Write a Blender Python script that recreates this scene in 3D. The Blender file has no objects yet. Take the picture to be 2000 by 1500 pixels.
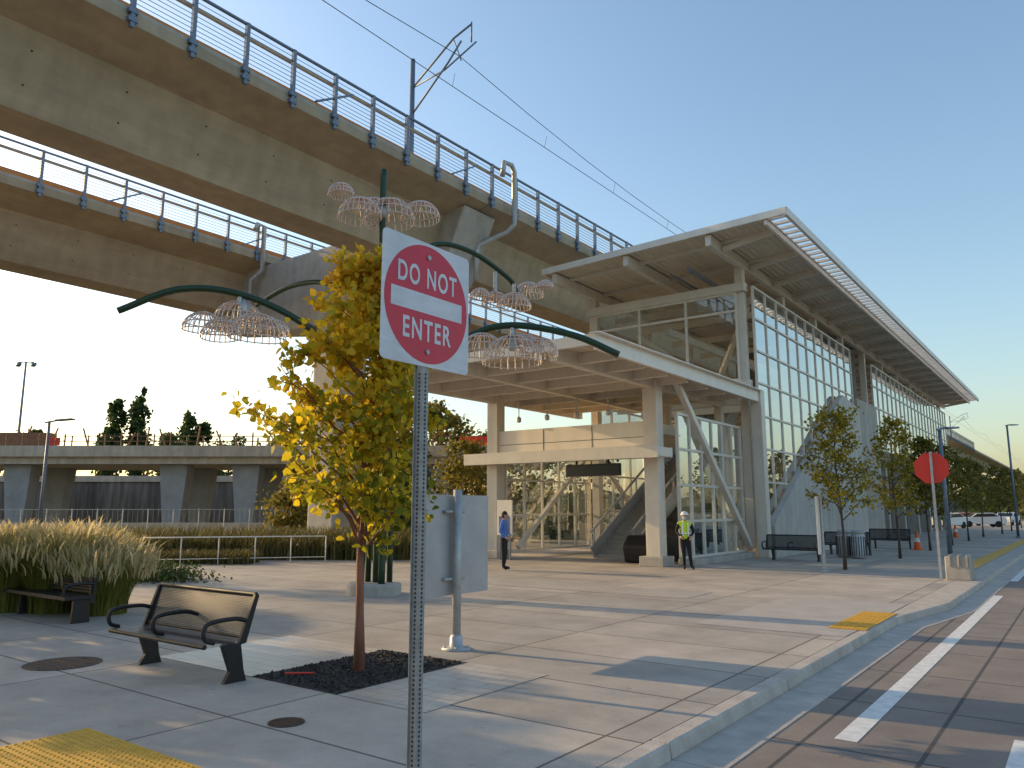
import bpy, bmesh, math, random
import numpy as np
from mathutils import Vector, Matrix
random.seed(4); rng=np.random.default_rng(4)
S=bpy.context.scene
S.view_settings.view_transform='Standard'; S.view_settings.look='None'; S.view_settings.exposure=0
C36,S36=0.803,0.596  # cosine and sine of the camera yaw, for camera-relative placement
def cam_xy(a,b):
    "site maps sideways offset a and depth b from the camera to world XY"
    return (a*C36-b*S36, a*S36+b*C36)
# ---------------------------------------------------------------- materials
def mat(name,col,rough=.7,metal=0,noise=.15,scale=3,bump=0,bscale=40,stretch=(1,1,1),streak=0):
    m=bpy.data.materials.new(name); m.use_nodes=True
    n=m.node_tree.nodes; l=m.node_tree.links; b=n['Principled BSDF']
    b.inputs['Roughness'].default_value=rough; b.inputs['Metallic'].default_value=metal
    g=n.new('ShaderNodeNewGeometry')
    mp=n.new('ShaderNodeMapping'); mp.inputs['Scale'].default_value=stretch
    l.new(g.outputs['Position'],mp.inputs['Vector'])
    t=n.new('ShaderNodeTexNoise'); t.inputs['Scale'].default_value=scale; t.inputs['Detail'].default_value=6; t.inputs['Roughness'].default_value=.65
    l.new(mp.outputs[0],t.inputs['Vector'])
    r=n.new('ShaderNodeValToRGB')
    r.color_ramp.elements[0].position=.3; r.color_ramp.elements[1].position=.7
    r.color_ramp.elements[0].color=(*[c*(1-noise) for c in col],1)
    r.color_ramp.elements[1].color=(*[min(1,c*(1+noise)) for c in col],1)
    l.new(t.outputs['Fac'],r.inputs['Fac']); out=r.outputs['Color']
    if streak:
        m2=n.new('ShaderNodeMapping'); m2.inputs['Scale'].default_value=(2.2,2.2,.18); l.new(g.outputs['Position'],m2.inputs['Vector'])
        t4=n.new('ShaderNodeTexNoise'); t4.inputs['Scale'].default_value=1; t4.inputs['Detail'].default_value=7; l.new(m2.outputs[0],t4.inputs['Vector'])
        r4=n.new('ShaderNodeMapRange'); r4.inputs['From Min'].default_value=.35; r4.inputs['From Max'].default_value=.62; r4.inputs['To Min'].default_value=1-streak; r4.inputs['To Max'].default_value=1
        l.new(t4.outputs['Fac'],r4.inputs['Value'])
        v=n.new('ShaderNodeVectorMath'); v.operation='SCALE'; l.new(out,v.inputs[0]); l.new(r4.outputs[0],v.inputs['Scale']); out=v.outputs[0]
    l.new(out,b.inputs['Base Color'])
    if bump:
        t2=n.new('ShaderNodeTexNoise'); t2.inputs['Scale'].default_value=bscale; t2.inputs['Detail'].default_value=4
        l.new(mp.outputs[0],t2.inputs['Vector'])
        bp=n.new('ShaderNodeBump'); bp.inputs['Strength'].default_value=bump; bp.inputs['Distance'].default_value=.02
        l.new(t2.outputs['Fac'],bp.inputs['Height']); l.new(bp.outputs[0],b.inputs['Normal'])
    return m
def paving(name,c1,c2,mortar,bw,rh,ms=.012,rough=.75,off=0.0,rot=0,noise=.25):
    m=bpy.data.materials.new(name); m.use_nodes=True
    n=m.node_tree.nodes; l=m.node_tree.links; b=n['Principled BSDF']
    b.inputs['Roughness'].default_value=rough
    g=n.new('ShaderNodeNewGeometry'); mp=n.new('ShaderNodeMapping'); mp.inputs['Rotation'].default_value=(0,0,rot)
    mp.inputs['Location'].default_value=(.35,.2,0)
    l.new(g.outputs['Position'],mp.inputs['Vector'])
    k=n.new('ShaderNodeTexBrick'); k.offset=off; k.inputs['Scale'].default_value=1
    k.inputs['Color1'].default_value=(*c1,1); k.inputs['Color2'].default_value=(*c2,1); k.inputs['Mortar'].default_value=(*mortar,1)
    k.inputs['Mortar Size'].default_value=ms; k.inputs['Brick Width'].default_value=bw; k.inputs['Row Height'].default_value=rh
    l.new(mp.outputs[0],k.inputs['Vector'])
    t=n.new('ShaderNodeTexNoise'); t.inputs['Scale'].default_value=.9; t.inputs['Detail'].default_value=9; t.inputs['Roughness'].default_value=.7
    l.new(g.outputs['Position'],t.inputs['Vector'])
    r=n.new('ShaderNodeMapRange'); r.inputs['From Min'].default_value=.3; r.inputs['From Max'].default_value=.7
    r.inputs['To Min'].default_value=1-noise; r.inputs['To Max'].default_value=1+noise*.4
    l.new(t.outputs['Fac'],r.inputs['Value'])
    t3=n.new('ShaderNodeTexNoise'); t3.inputs['Scale'].default_value=60; t3.inputs['Detail'].default_value=3
    l.new(g.outputs['Position'],t3.inputs['Vector'])
    r3=n.new('ShaderNodeMapRange'); r3.inputs['To Min'].default_value=.75; r3.inputs['To Max'].default_value=1.25
    l.new(t3.outputs['Fac'],r3.inputs['Value'])
    mu=n.new('ShaderNodeMath'); mu.operation='MULTIPLY'; l.new(r.outputs[0],mu.inputs[0]); l.new(r3.outputs[0],mu.inputs[1])
    t5=n.new('ShaderNodeTexNoise'); t5.inputs['Scale'].default_value=7; t5.inputs['Detail'].default_value=2; l.new(g.outputs['Position'],t5.inputs['Vector'])
    r5=n.new('ShaderNodeMapRange'); r5.inputs['From Min'].default_value=.70; r5.inputs['From Max'].default_value=.76; r5.inputs['To Min'].default_value=1; r5.inputs['To Max'].default_value=.72
    l.new(t5.outputs['Fac'],r5.inputs['Value']); mu2=n.new('ShaderNodeMath'); mu2.operation='MULTIPLY'; l.new(mu.outputs[0],mu2.inputs[0]); l.new(r5.outputs[0],mu2.inputs[1])
    v=n.new('ShaderNodeVectorMath'); v.operation='SCALE'
    l.new(k.outputs['Color'],v.inputs[0]); l.new(mu2.outputs[0],v.inputs['Scale']); l.new(v.outputs[0],b.inputs['Base Color'])
    bp=n.new('ShaderNodeBump'); bp.inputs['Strength'].default_value=.25; bp.inputs['Distance'].default_value=.01
    l.new(t3.outputs['Fac'],bp.inputs['Height']); l.new(bp.outputs[0],b.inputs['Normal'])
    return m
def leafmat(name,cols,trans=.5,rough=.6,zr=None):
    m=bpy.data.materials.new(name); m.use_nodes=True
    n=m.node_tree.nodes; l=m.node_tree.links; b=n['Principled BSDF']; b.inputs['Roughness'].default_value=rough
    g=n.new('ShaderNodeNewGeometry'); r=n.new('ShaderNodeValToRGB'); e=r.color_ramp.elements
    while len(e)<len(cols): e.new(.5)
    for i,c in enumerate(cols): e[i].position=i/(len(cols)-1); e[i].color=(*c,1)
    if zr:
        sx=n.new('ShaderNodeSeparateXYZ'); l.new(g.outputs['Position'],sx.inputs[0])
        mr=n.new('ShaderNodeMapRange'); mr.inputs['From Min'].default_value=zr[0]; mr.inputs['From Max'].default_value=zr[1]; mr.inputs['To Min'].default_value=-.02; mr.inputs['To Max'].default_value=.36
        l.new(sx.outputs['Z'],mr.inputs['Value'])
        ma=n.new('ShaderNodeMath'); ma.operation='MULTIPLY_ADD'; ma.inputs[1].default_value=.68; l.new(g.outputs['Random Per Island'],ma.inputs[0]); l.new(mr.outputs[0],ma.inputs[2]); l.new(ma.outputs[0],r.inputs['Fac'])
    else: l.new(g.outputs['Random Per Island'],r.inputs['Fac'])
    l.new(r.outputs[0],b.inputs['Base Color'])
    tr=n.new('ShaderNodeBsdfTranslucent'); l.new(r.outputs[0],tr.inputs['Color'])
    mx=n.new('ShaderNodeMixShader'); mx.inputs[0].default_value=trans
    l.new(b.outputs[0],mx.inputs[1]); l.new(tr.outputs[0],mx.inputs[2]); l.new(mx.outputs[0],n['Material Output'].inputs['Surface'])
    return m
def glassmat(name,tint,base,gain):
    m=bpy.data.materials.new(name); m.use_nodes=True
    n=m.node_tree.nodes; l=m.node_tree.links; n.remove(n['Principled BSDF'])
    t=n.new('ShaderNodeBsdfTransparent'); t.inputs[0].default_value=(*tint,1)
    gl=n.new('ShaderNodeBsdfGlossy'); gl.inputs['Roughness'].default_value=.01; gl.inputs[0].default_value=(.92,.97,1,1)
    g=n.new('ShaderNodeNewGeometry'); t2=n.new('ShaderNodeTexNoise'); t2.inputs['Scale'].default_value=.55; l.new(g.outputs['Position'],t2.inputs['Vector'])
    bp=n.new('ShaderNodeBump'); bp.inputs['Strength'].default_value=.25; bp.inputs['Distance'].default_value=.03; l.new(t2.outputs['Fac'],bp.inputs['Height']); l.new(bp.outputs[0],gl.inputs['Normal'])
    lw=n.new('ShaderNodeLayerWeight'); lw.inputs[0].default_value=.4
    r=n.new('ShaderNodeMapRange'); r.inputs['To Min'].default_value=base; r.inputs['To Max'].default_value=gain
    l.new(lw.outputs['Facing'],r.inputs['Value'])
    mx=n.new('ShaderNodeMixShader'); l.new(r.outputs[0],mx.inputs[0]); l.new(t.outputs[0],mx.inputs[1]); l.new(gl.outputs[0],mx.inputs[2])
    l.new(mx.outputs[0],n['Material Output'].inputs['Surface'])
    return m
M_paint=mat('white_paint_steel',(.68,.62,.54),.45,0,.06,2,streak=.07)
M_white=mat('white_panel',(.78,.72,.65),.5,0,.04,1.5,streak=.06)
M_soff=mat('soffit_deck',(.68,.58,.44),.5,.0,.06,2,.0)
def corr(m,axis='Y',per=.3):
    n=m.node_tree.nodes; l=m.node_tree.links; b=n['Principled BSDF']
    g=n.new('ShaderNodeNewGeometry'); w=n.new('ShaderNodeTexWave'); w.bands_direction=axis; w.inputs['Scale'].default_value=.314/per
    l.new(g.outputs['Position'],w.inputs['Vector']); bp=n.new('ShaderNodeBump'); bp.inputs['Strength'].default_value=.9; bp.inputs['Distance'].default_value=.06
    l.new(w.outputs['Fac'],bp.inputs['Height']); l.new(bp.outputs[0],b.inputs['Normal'])
corr(M_soff,'X',.25)
M_gird=mat('girder_concrete',(.40,.325,.225),.85,0,.16,.8,.3,14,(1,.35,2.2),streak=.14)
M_conc=mat('concrete',(.42,.39,.35),.85,0,.14,2,.3,30,streak=.18)
M_kerb=mat('kerb_concrete',(.46,.41,.36),.85,0,.2,3,.35,40)
M_galv=mat('galvanised_steel',(.17,.21,.27),.5,.4,.12,6)
M_galvl=mat('galvanised_light',(.42,.43,.44),.5,.4,.16,8)
M_post=mat('sign_post_steel',(.30,.30,.30),.55,.3,.22,14)
M_sback=mat('sign_back_aluminium',(.40,.40,.41),.5,.3,.12,3)
M_dark=mat('dark_metal',(.018,.018,.02),.45,.2,.2,8)
M_green=mat('green_paint',(.014,.045,.02),.35,.1,.1,5)
M_rail=mat('rail_pipe',(.50,.40,.29),.5,.2,.1,3)
M_orange=mat('orange_tray',(.60,.22,.04),.6,0,.1,3)
M_wire=mat('dome_wire_steel',(.78,.60,.50),.25,.45,.05,5)
M_red=mat('sign_red',(.62,.012,.045),.4,0,.08,4)
M_stop=mat('stop_red',(.75,.035,.02),.4,0,.05,4)
M_signw=mat('sign_white',(.74,.74,.78),.4,0,.10,5,0,40,(1,1,4),streak=.18)
M_line=mat('road_paint',(.70,.69,.66),.7,0,.18,9)
M_yel=mat('tactile_yellow',(.64,.35,.03),.65,0,.14,6)
M_soil=mat('tree_pit_gravel',(.045,.042,.042),.95,0,.5,40,1,60)
M_bark=mat('bark',(.22,.09,.055),.8,0,.3,9,.5,40,(1,1,.3))
M_barkd=mat('bark_dark',(.09,.065,.05),.85,0,.3,9)
M_black=mat('black_cloth',(.012,.012,.015),.85,0,.1,5)
M_shirt=mat('blue_shirt',(.09,.19,.52),.8,0,.1,9)
M_vest=mat('hi_vis_vest',(.55,.75,.03),.6,0,.05,9)
M_skin=mat('skin',(.50,.28,.19),.6,0,.04,20)
M_hair=mat('hair_dark',(.03,.02,.015),.8,0,.2,40)
M_helm=mat('helmet_white',(.8,.8,.78),.35,0,.02,4)
M_mask=mat('mask_cloth',(.45,.6,.68),.8,0,.02,9)
M_iron=mat('cast_iron_cover',(.10,.065,.05),.7,.3,.3,25,.6,60)
M_screen=mat('dark_screen',(.01,.01,.012),.25,0,.1,4)
M_hole=mat('post_hole_shadow',(.05,.05,.05),.9,0,.1,4)
M_step=mat('stair_concrete',(.38,.35,.31),.8,0,.1,4)
M_coned=mat('cone_orange',(.75,.12,.02),.6,0,.05,5)
M_carw=mat('car_white',(.75,.75,.75),.25,0,.02,2)
M_tyre=mat('tyre',(.02,.02,.02),.9,0,.1,8)
M_oldc=mat('overpass_concrete',(.56,.48,.38),.85,0,.15,1,.2,6,streak=.2)
M_oldd=mat('stained_concrete',(.20,.175,.15),.9,0,.45,.5,.2,6,(1,1,.25),streak=.5)
M_pier=mat('pier_concrete',(.34,.35,.36),.85,0,.15,1)
M_brown=mat('weathered_formwork',(.26,.13,.07),.85,0,.3,2)
M_gnd=mat('dry_ground',(.16,.14,.085),.95,0,.35,.4,.4,5)
M_bldg=mat('far_building_wall',(.55,.52,.48),.8,0,.1,.5)
M_teal=mat('teal_tile',(.10,.22,.22),.4,0,.1,5)
M_pave=paving('plaza_concrete',(.54,.465,.39),(.38,.34,.30),(.13,.115,.10),3.05,1.52,.014,.75,0,0,.32)
M_pavl=paving('light_pavers',(.56,.50,.44),(.52,.46,.40),(.34,.30,.27),.4,.2,.008,.35,.5,0,.15)
M_road=paving('road_concrete',(.27,.22,.185),(.235,.20,.175),(.09,.08,.075),.92,1.83,.02,.85,0,0,.3)
M_leafA=leafmat('autumn_leaves',[(.12,.16,.015),(.26,.27,.015),(.50,.41,.02),(.68,.50,.025),(.80,.54,.03),(.74,.38,.03)],.62,.6,(1.8,4.6))
M_leafB=leafmat('street_tree_leaves',[(.10,.12,.012),(.34,.27,.02),(.52,.36,.02),(.22,.20,.02)],.55)
M_leafG=leafmat('green_leaves',[(.035,.06,.015),(.06,.10,.02),(.09,.12,.02),(.05,.075,.02)],.35)
M_leafD=leafmat('poplar_leaves',[(.03,.06,.015),(.05,.09,.02),(.07,.11,.02)],.35)
M_leafO=leafmat('olive_leaves',[(.09,.10,.02),(.20,.17,.025),(.30,.22,.03),(.12,.12,.02)],.45)
M_grassP=leafmat('grass_plumes',[(.74,.60,.36),(.64,.50,.27),(.50,.42,.18),(.78,.66,.42)],.5)
M_grassB=leafmat('grass_blades',[(.14,.17,.03),(.28,.27,.05),(.20,.22,.035),(.38,.33,.08)],.5)
M_hedge=leafmat('strip_grass',[(.07,.075,.018),(.17,.13,.04),(.10,.11,.02),(.30,.21,.08)],.35)
G_side=glassmat('curtain_glass',(.74,.83,.86),.20,.92)
G_end=glassmat('end_glass',(.85,.88,.88),.08,.7)
M_perf=bpy.data.materials.new('perforated_steel'); M_perf.use_nodes=True
def _p():
    n=M_perf.node_tree.nodes; l=M_perf.node_tree.links; b=n['Principled BSDF']; b.inputs['Base Color'].default_value=(.022,.022,.024,1); b.inputs['Roughness'].default_value=.5
    g=n.new('ShaderNodeNewGeometry'); v=n.new('ShaderNodeTexVoronoi'); v.voronoi_dimensions='2D'; v.inputs['Scale'].default_value=45; v.inputs['Randomness'].default_value=0
    sp_=n.new('ShaderNodeSeparateXYZ'); l.new(g.outputs['Position'],sp_.inputs[0]); ad=n.new('ShaderNodeMath'); ad.operation='ADD'; l.new(sp_.outputs['Y'],ad.inputs[0]); l.new(sp_.outputs['Z'],ad.inputs[1])
    cb=n.new('ShaderNodeCombineXYZ'); l.new(sp_.outputs['X'],cb.inputs[0]); l.new(ad.outputs[0],cb.inputs[1]); l.new(cb.outputs[0],v.inputs['Vector'])
    c=n.new('ShaderNodeMath'); c.operation='GREATER_THAN'; c.inputs[1].default_value=.25; l.new(v.outputs['Distance'],c.inputs[0]); l.new(c.outputs[0],b.inputs['Alpha'])
_p()
# ---------------------------------------------------------------- builders
class Grp:
    def __init__(s,name,loc=(0,0,0)):
        s.e=bpy.data.objects.new(name,None); s.e.location=loc; s.e.empty_display_size=.3
        S.collection.objects.link(s.e); s.loc=Vector(loc)
    def add(s,o):
        o.parent=s.e; o.location=Vector(o.location)-s.loc
class B:
    def __init__(s): s.v=[]; s.f=[]
    def quad8(s,p):
        n=len(s.v); s.v+=[tuple(q) for q in p]
        for f in [(0,3,2,1),(4,5,6,7),(0,1,5,4),(1,2,6,5),(2,3,7,6),(3,0,4,7)]: s.f.append(tuple(n+i for i in f))
    def box(s,x0,x1,y0,y1,z0,z1):
        s.quad8([(x0,y0,z0),(x1,y0,z0),(x1,y1,z0),(x0,y1,z0),(x0,y0,z1),(x1,y0,z1),(x1,y1,z1),(x0,y1,z1)]); return s
    def beam(s,p,q,w,h=None,up=(0,0,1)):
        h=h or w; p=Vector(p);q=Vector(q);d=(q-p).normalized();u=Vector(up)
        if abs(d.dot(u))>.98: u=Vector((0,1,0))
        r=d.cross(u).normalized()*w/2; u2=r.cross(d).normalized()*h/2
        s.quad8([p-r-u2,p+r-u2,q+r-u2,q-r-u2,p-r+u2,p+r+u2,q+r+u2,q-r+u2]); return s
    def path(s,pts,rad,n=8,closed=False,cap=True):
        pts=[Vector(p) for p in pts]; m=len(pts)
        if not hasattr(rad,'__len__'): rad=[rad]*m
        base=len(s.v); ref=None
        for i,p in enumerate(pts):
            a=pts[i-1] if (i>0 or closed) else p; b=pts[(i+1)%m] if (i<m-1 or closed) else p
            d=(b-a).normalized()
            if ref is None: ref=Vector((0,0,1)) if abs(d.z)<.9 else Vector((1,0,0))
            r=d.cross(ref).normalized(); u=r.cross(d).normalized(); ref=u
            for k in range(n):
                an=2*math.pi*k/n; s.v.append(tuple(p+(r*math.cos(an)+u*math.sin(an))*rad[i]))
        for i in range(m if closed else m-1):
            for k in range(n):
                a=base+i*n; b=base+((i+1)%m)*n; k2=(k+1)%n
                s.f.append((a+k,a+k2,b+k2,b+k))
        if cap and not closed:
            s.f.append(tuple(base+k for k in range(n))[::-1]); s.f.append(tuple(base+(m-1)*n+k for k in range(n)))
        return s
    def lathe(s,cx,cy,prof,n=24):
        base=len(s.v)
        for r,z in prof:
            for k in range(n):
                a=2*math.pi*k/n; s.v.append((cx+r*math.cos(a),cy+r*math.sin(a),z))
        for i in range(len(prof)-1):
            for k in range(n):
                a=base+i*n;b=a+n;k2=(k+1)%n; s.f.append((a+k,a+k2,b+k2,b+k))
        s.f.append(tuple(base+k for k in range(n))[::-1]); s.f.append(tuple(base+(len(prof)-1)*n+k for k in range(n))); return s
    def prism(s,poly,axis,a,b):
        "poly of 2D points extruded along axis 'x','y' or 'z'"
        n=len(poly); base=len(s.v)
        for t in (a,b):
            for (p,q) in poly:
                s.v.append({'x':(t,p,q),'y':(p,t,q),'z':(p,q,t)}[axis])
        s.f.append(tuple(base+i for i in range(n))[::-1]); s.f.append(tuple(base+n+i for i in range(n)))
        for i in range(n):
            j=(i+1)%n; s.f.append((base+i,base+j,base+n+j,base+n+i))
        return s
    def obj(s,name,m,grp=None,smooth=False,bevel=0):
        me=bpy.data.meshes.new(name); me.from_pydata(s.v,[],s.f); me.update()
        bm=bmesh.new(); bm.from_mesh(me); bmesh.ops.recalc_face_normals(bm,faces=bm.faces); bm.to_mesh(me); bm.free()
        me.materials.append(m)
        if smooth:
            for p in me.polygons: p.use_smooth=len(p.vertices)<=4
        o=bpy.data.objects.new(name,me); S.collection.objects.link(o)
        if bevel:
            md=o.modifiers.new('bevel','BEVEL'); md.width=bevel; md.segments=2; md.limit_method='ANGLE'
        if grp: grp.add(o)
        return o
def sheet(name,x0,x1,y0,y1,z,m,grp=None):
    b=B(); b.v=[(x0,y0,z),(x1,y0,z),(x1,y1,z),(x0,y1,z)]; b.f=[(0,1,2,3)]
    me=bpy.data.meshes.new(name); me.from_pydata(b.v,[],b.f); me.materials.append(m)
    o=bpy.data.objects.new(name,me); S.collection.objects.link(o)
    if grp: grp.add(o)
    return o
def scatter_leaves(name,cen,size,m,grp,jit=.35,down=0.0,shape='leaf'):
    N=len(cen); cen=np.asarray(cen); 
    d=rng.normal(size=(N,3)); d[:,2]-=down; d/=np.linalg.norm(d,axis=1)[:,None]
    w=rng.normal(size=(N,3)); w-= (w*d).sum(1)[:,None]*d; w/=np.linalg.norm(w,axis=1)[:,None]
    nrm=np.cross(d,w); sz=(size*(1+jit*rng.uniform(-1,1,size=N)))[:,None]
    if shape=='leaf':
        P=[cen-d*sz*.5, cen-d*sz*.2+w*sz*.42+nrm*sz*.1, cen+d*sz*.2+w*sz*.32+nrm*sz*.08, cen+d*sz*.6, cen+d*sz*.2-w*sz*.32+nrm*sz*.08, cen-d*sz*.2-w*sz*.42+nrm*sz*.1]
    else:
        P=[cen-d*sz*.5,cen+w*sz*.4+nrm*sz*.1,cen+d*sz*.5,cen-w*sz*.4]
    k=len(P); V=np.stack(P,1).reshape(-1,3)
    F=[tuple(range(i*k,i*k+k)) for i in range(N)]
    me=bpy.data.meshes.new(name); me.from_pydata(V.tolist(),[],F); me.materials.append(m)
    o=bpy.data.objects.new(name,me); S.collection.objects.link(o)
    if grp: grp.add(o)
    return o
def tree(name,x,y,h,z0,prof,nb,leafn,size,m,bark,tr=.05,spread=.12,seed=1,up=.9,shape='leaf',zb=0,fill=.25):
    rnd=random.Random(seed); g=Grp(name,(x,y,zb)); b=B(); cs=[]
    K=9; tp=[]
    for i in range(K):
        t=i/(K-1); tp.append(Vector((x+math.sin(t*5+seed)*.02*h*t,y+math.cos(t*4+seed)*.02*h*t,zb+t*h*.93)))
    b.path(tp,[tr*(1-.85*(i/(K-1)))*(1.35 if i==0 else 1) for i in range(K)],8)
    for i in range(nb):
        t=(i+.5)/nb; zz=z0*.72+(h*.93-z0*.72)*t; az=i*2.4+rnd.uniform(-.4,.4)
        tt=zz/(h*.93)*(K-1); k=min(int(tt),K-2); p0=tp[k].lerp(tp[k+1],tt-k)
        ze=min(1,max(0,(zz+.25*(h-zz)-z0)/(h-z0)))
        L=prof(ze,az)*rnd.uniform(.65,1.12); 
        rise=up*L*rnd.uniform(.5,1.2)
        pts=[]; 
        for j in range(6):
            s=j/5; pts.append(p0+Vector((math.cos(az)*L*s,math.sin(az)*L*s,rise*(s**.8)))+Vector([rnd.uniform(-.04,.04)*L for _ in range(3)])*(1 if j else 0))
        r0=tr*.42*(1-t*.6)
        b.path(pts,[r0*(1-.85*j/5) for j in range(6)],5,cap=False)
        tips=[(pts,.3)]
        for q in range(4):
            s=rnd.uniform(.3,.95); p=pts[int(s*5)]; a2=az+rnd.uniform(-1.2,1.2); l2=L*rnd.uniform(.2,.45)
            e=p+Vector((math.cos(a2)*l2,math.sin(a2)*l2,l2*rnd.uniform(-.1,.9))); mid=p.lerp(e,.5)+Vector((0,0,l2*.08))
            b.path([p,mid,e],[r0*.35,r0*.22,r0*.08],4,cap=False); tips.append(([p,mid,e],.1))
        for pp,s0 in tips:
            nL=int(leafn/nb/5*rnd.uniform(.5,1.5)); 
            for _ in range(nL):
                s=s0+(1-s0)*rnd.random()**.7; u=s*(len(pp)-1); k=min(int(u),len(pp)-2); c=pp[k].lerp(pp[k+1],u-k)
                cs.append([c.x+rnd.gauss(0,spread),c.y+rnd.gauss(0,spread),c.z+rnd.gauss(0,spread)-spread*.4])
    b.obj('trunk_and_branches',bark,g,True)
    scatter_leaves('leaves',cs,size,m,g,down=.6,shape=shape)
    return g
def blades(name,pts,h,lean,w,m,grp,seg=4,hv=.25,plume=False,out=None):
    V=[];F=[]
    for i,(x,y,z) in enumerate(pts):
        a=random.uniform(0,6.28); 
        if out is not None:
            a=math.atan2(y-out[1],x-out[0])+random.gauss(0,.8)
        H=h*random.uniform(1-hv,1+hv*.6); L=lean*H*random.uniform(.2,1.2); dx,dy=math.cos(a),math.sin(a)
        px,py=-dy,dx; n=len(V)
        for j in range(seg+1):
            s=j/seg; ww=w*(1-s*.85)*.5
            if plume: ww=w*.5*math.sin(math.pi*min(1,.12+s*.9))
            cx,cy,cz=x+dx*L*s*s,y+dy*L*s*s,z+H*(s-.22*s*s*lean*1.5)
            V+=[(cx-px*ww,cy-py*ww,cz),(cx+px*ww,cy+py*ww,cz)]
            if j: k=n+2*j; F.append((k-2,k-1,k+1,k))
    me=bpy.data.meshes.new(name); me.from_pydata(V,[],F); me.materials.append(m)
    o=bpy.data.objects.new(name,me); S.collection.objects.link(o)
    if grp: grp.add(o)
    return o
# ---------------------------------------------------------------- ground
sheet('ground',-900,900,-600,1500,-.16,M_gnd)
sheet('road',-2.6,14,-60,700,-.13,M_road)
gp=Grp('plaza_pavement')
b=B(); b.box(-34,-3.06,-30,170,-.15,0); b.obj('paving_slabs',M_pave,gp)
def kx(y): 
    return -2.86 if y<15 else (-2.86+.45*min(1,(y-15)/3.0))
yy=-30
kb=B(); gt=B()
while yy<170:
    L=3.0 if yy<40 else 8
    a,c=yy+.006,yy+L-.006
    x0,x1=kx(a),kx(c)
    zt0=.004
    kb.quad8([(-3.055,a,-.15),(x0,a,-.15),(x1,c,-.15),(-3.055,c,-.15),(-3.055,a,zt0),(x0-.02,a,zt0),(x1-.02,c,zt0),(-3.055,c,zt0)])
    gt.quad8([(x0+.004,a,-.16),(x0+.42,a,-.16),(x1+.42,c,-.16),(x1+.004,c,-.16),(x0+.004,a,-.118),(x0+.42,a,-.124),(x1+.42,c,-.124),(x1+.004,c,-.118)])
    yy+=L
gk=Grp('kerb'); kb.obj('kerb_stones',M_kerb,gk,False,.02); gt.obj('gutter',M_kerb,gk)
sheet('kerb_ramp_slab',-5.4,-3.07,12.3,17.2,.005,mat('ramp_concrete',(.42,.38,.34),.8,0,.12,2,.2,50))
sheet('light_paver_band',-9.7,-7.72,5.5,7.55,.005,M_pavl); sheet('light_paver_band',-6.28,-5.1,5.5,7.55,.005,M_pavl)
sheet('light_paver_band',-14,-7,15.5,17.0,.005,M_pavl)
gtp=Grp('tree_pit',(-7,6.5,0)); b=B(); b.box(-7.72,-6.28,5.5,7.55,.0,.008); b.obj('gravel',M_soil,gtp)
cs=[(random.uniform(-7.7,-6.3),random.uniform(5.52,7.5),.015) for _ in range(2500)]
scatter_leaves('bark_chips',cs,.04,mat('chips',(.06,.05,.045),.9,0,.5,30),gtp,shape='quad')
def tactile(name,x0,x1,y0,y1,z,dense=True):
    g=Grp(name,((x0+x1)/2,(y0+y1)/2,z)); b=B(); b.box(x0,x1,y0,y1,z-.003,z+.006); b.obj('plate',M_yel,g)
    b=B()
    st=.06; y=y0+.04
    while y<y1-.03:
        x=x0+.04
        while x<x1-.03:
            n=len(b.v)
            for r,zz in ((.017,z+.006),(.010,z+.015)):
                for k in range(6): b.v.append((x+r*math.cos(k*1.047),y+r*math.sin(k*1.047),zz))
            b.f.append(tuple(n+6+k for k in range(6)))
            for k in range(6): b.f.append((n+k,n+(k+1)%6,n+6+(k+1)%6,n+6+k))
            x+=st
        y+=st
    b.obj('domes',M_yel,g)
tactile('tactile_paving',-7.05,-5.0,2.2,3.42,.004)
tactile('tactile_paving',-3.5,-2.95,13.1,15.5,.012)
sheet('tactile_strip',-3.6,-3.08,27,60,.006,M_yel)
sheet('lane_marking',-1.99,-1.80,7.4,21.5,-.126,M_line)
sheet('lane_marking',-.72,-.57,6.6,8.3,-.126,M_line); sheet('lane_marking',-.6,-.45,9.6,12.5,-.126,M_line)
sheet('lane_marking',-1.99,-1.80,26,60,-.126,M_line); sheet('lane_marking',1.3,1.5,15,60,-.126,M_line)
for (x,y,r) in ((-10.2,4.58,.43),(-5.85,4.55,.16)):
    g=Grp('manhole_cover',(x,y,0)); b=B(); b.lathe(x,y,[(r,.001),(r,.008),(r*.93,.010),(r*.9,.006)],32); b.obj('lid',M_iron,g)
    b=B()
    for k in range(-5,6):
        hw=math.sqrt(max(0,(r*.86)**2-(k*r/6.4)**2)); b.box(x-hw,x+hw,y+k*r/6.4-.012*r/.43,y+k*r/6.4+.012*r/.43,.005,.011)
    b.obj('ribs',M_iron,g)
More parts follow.
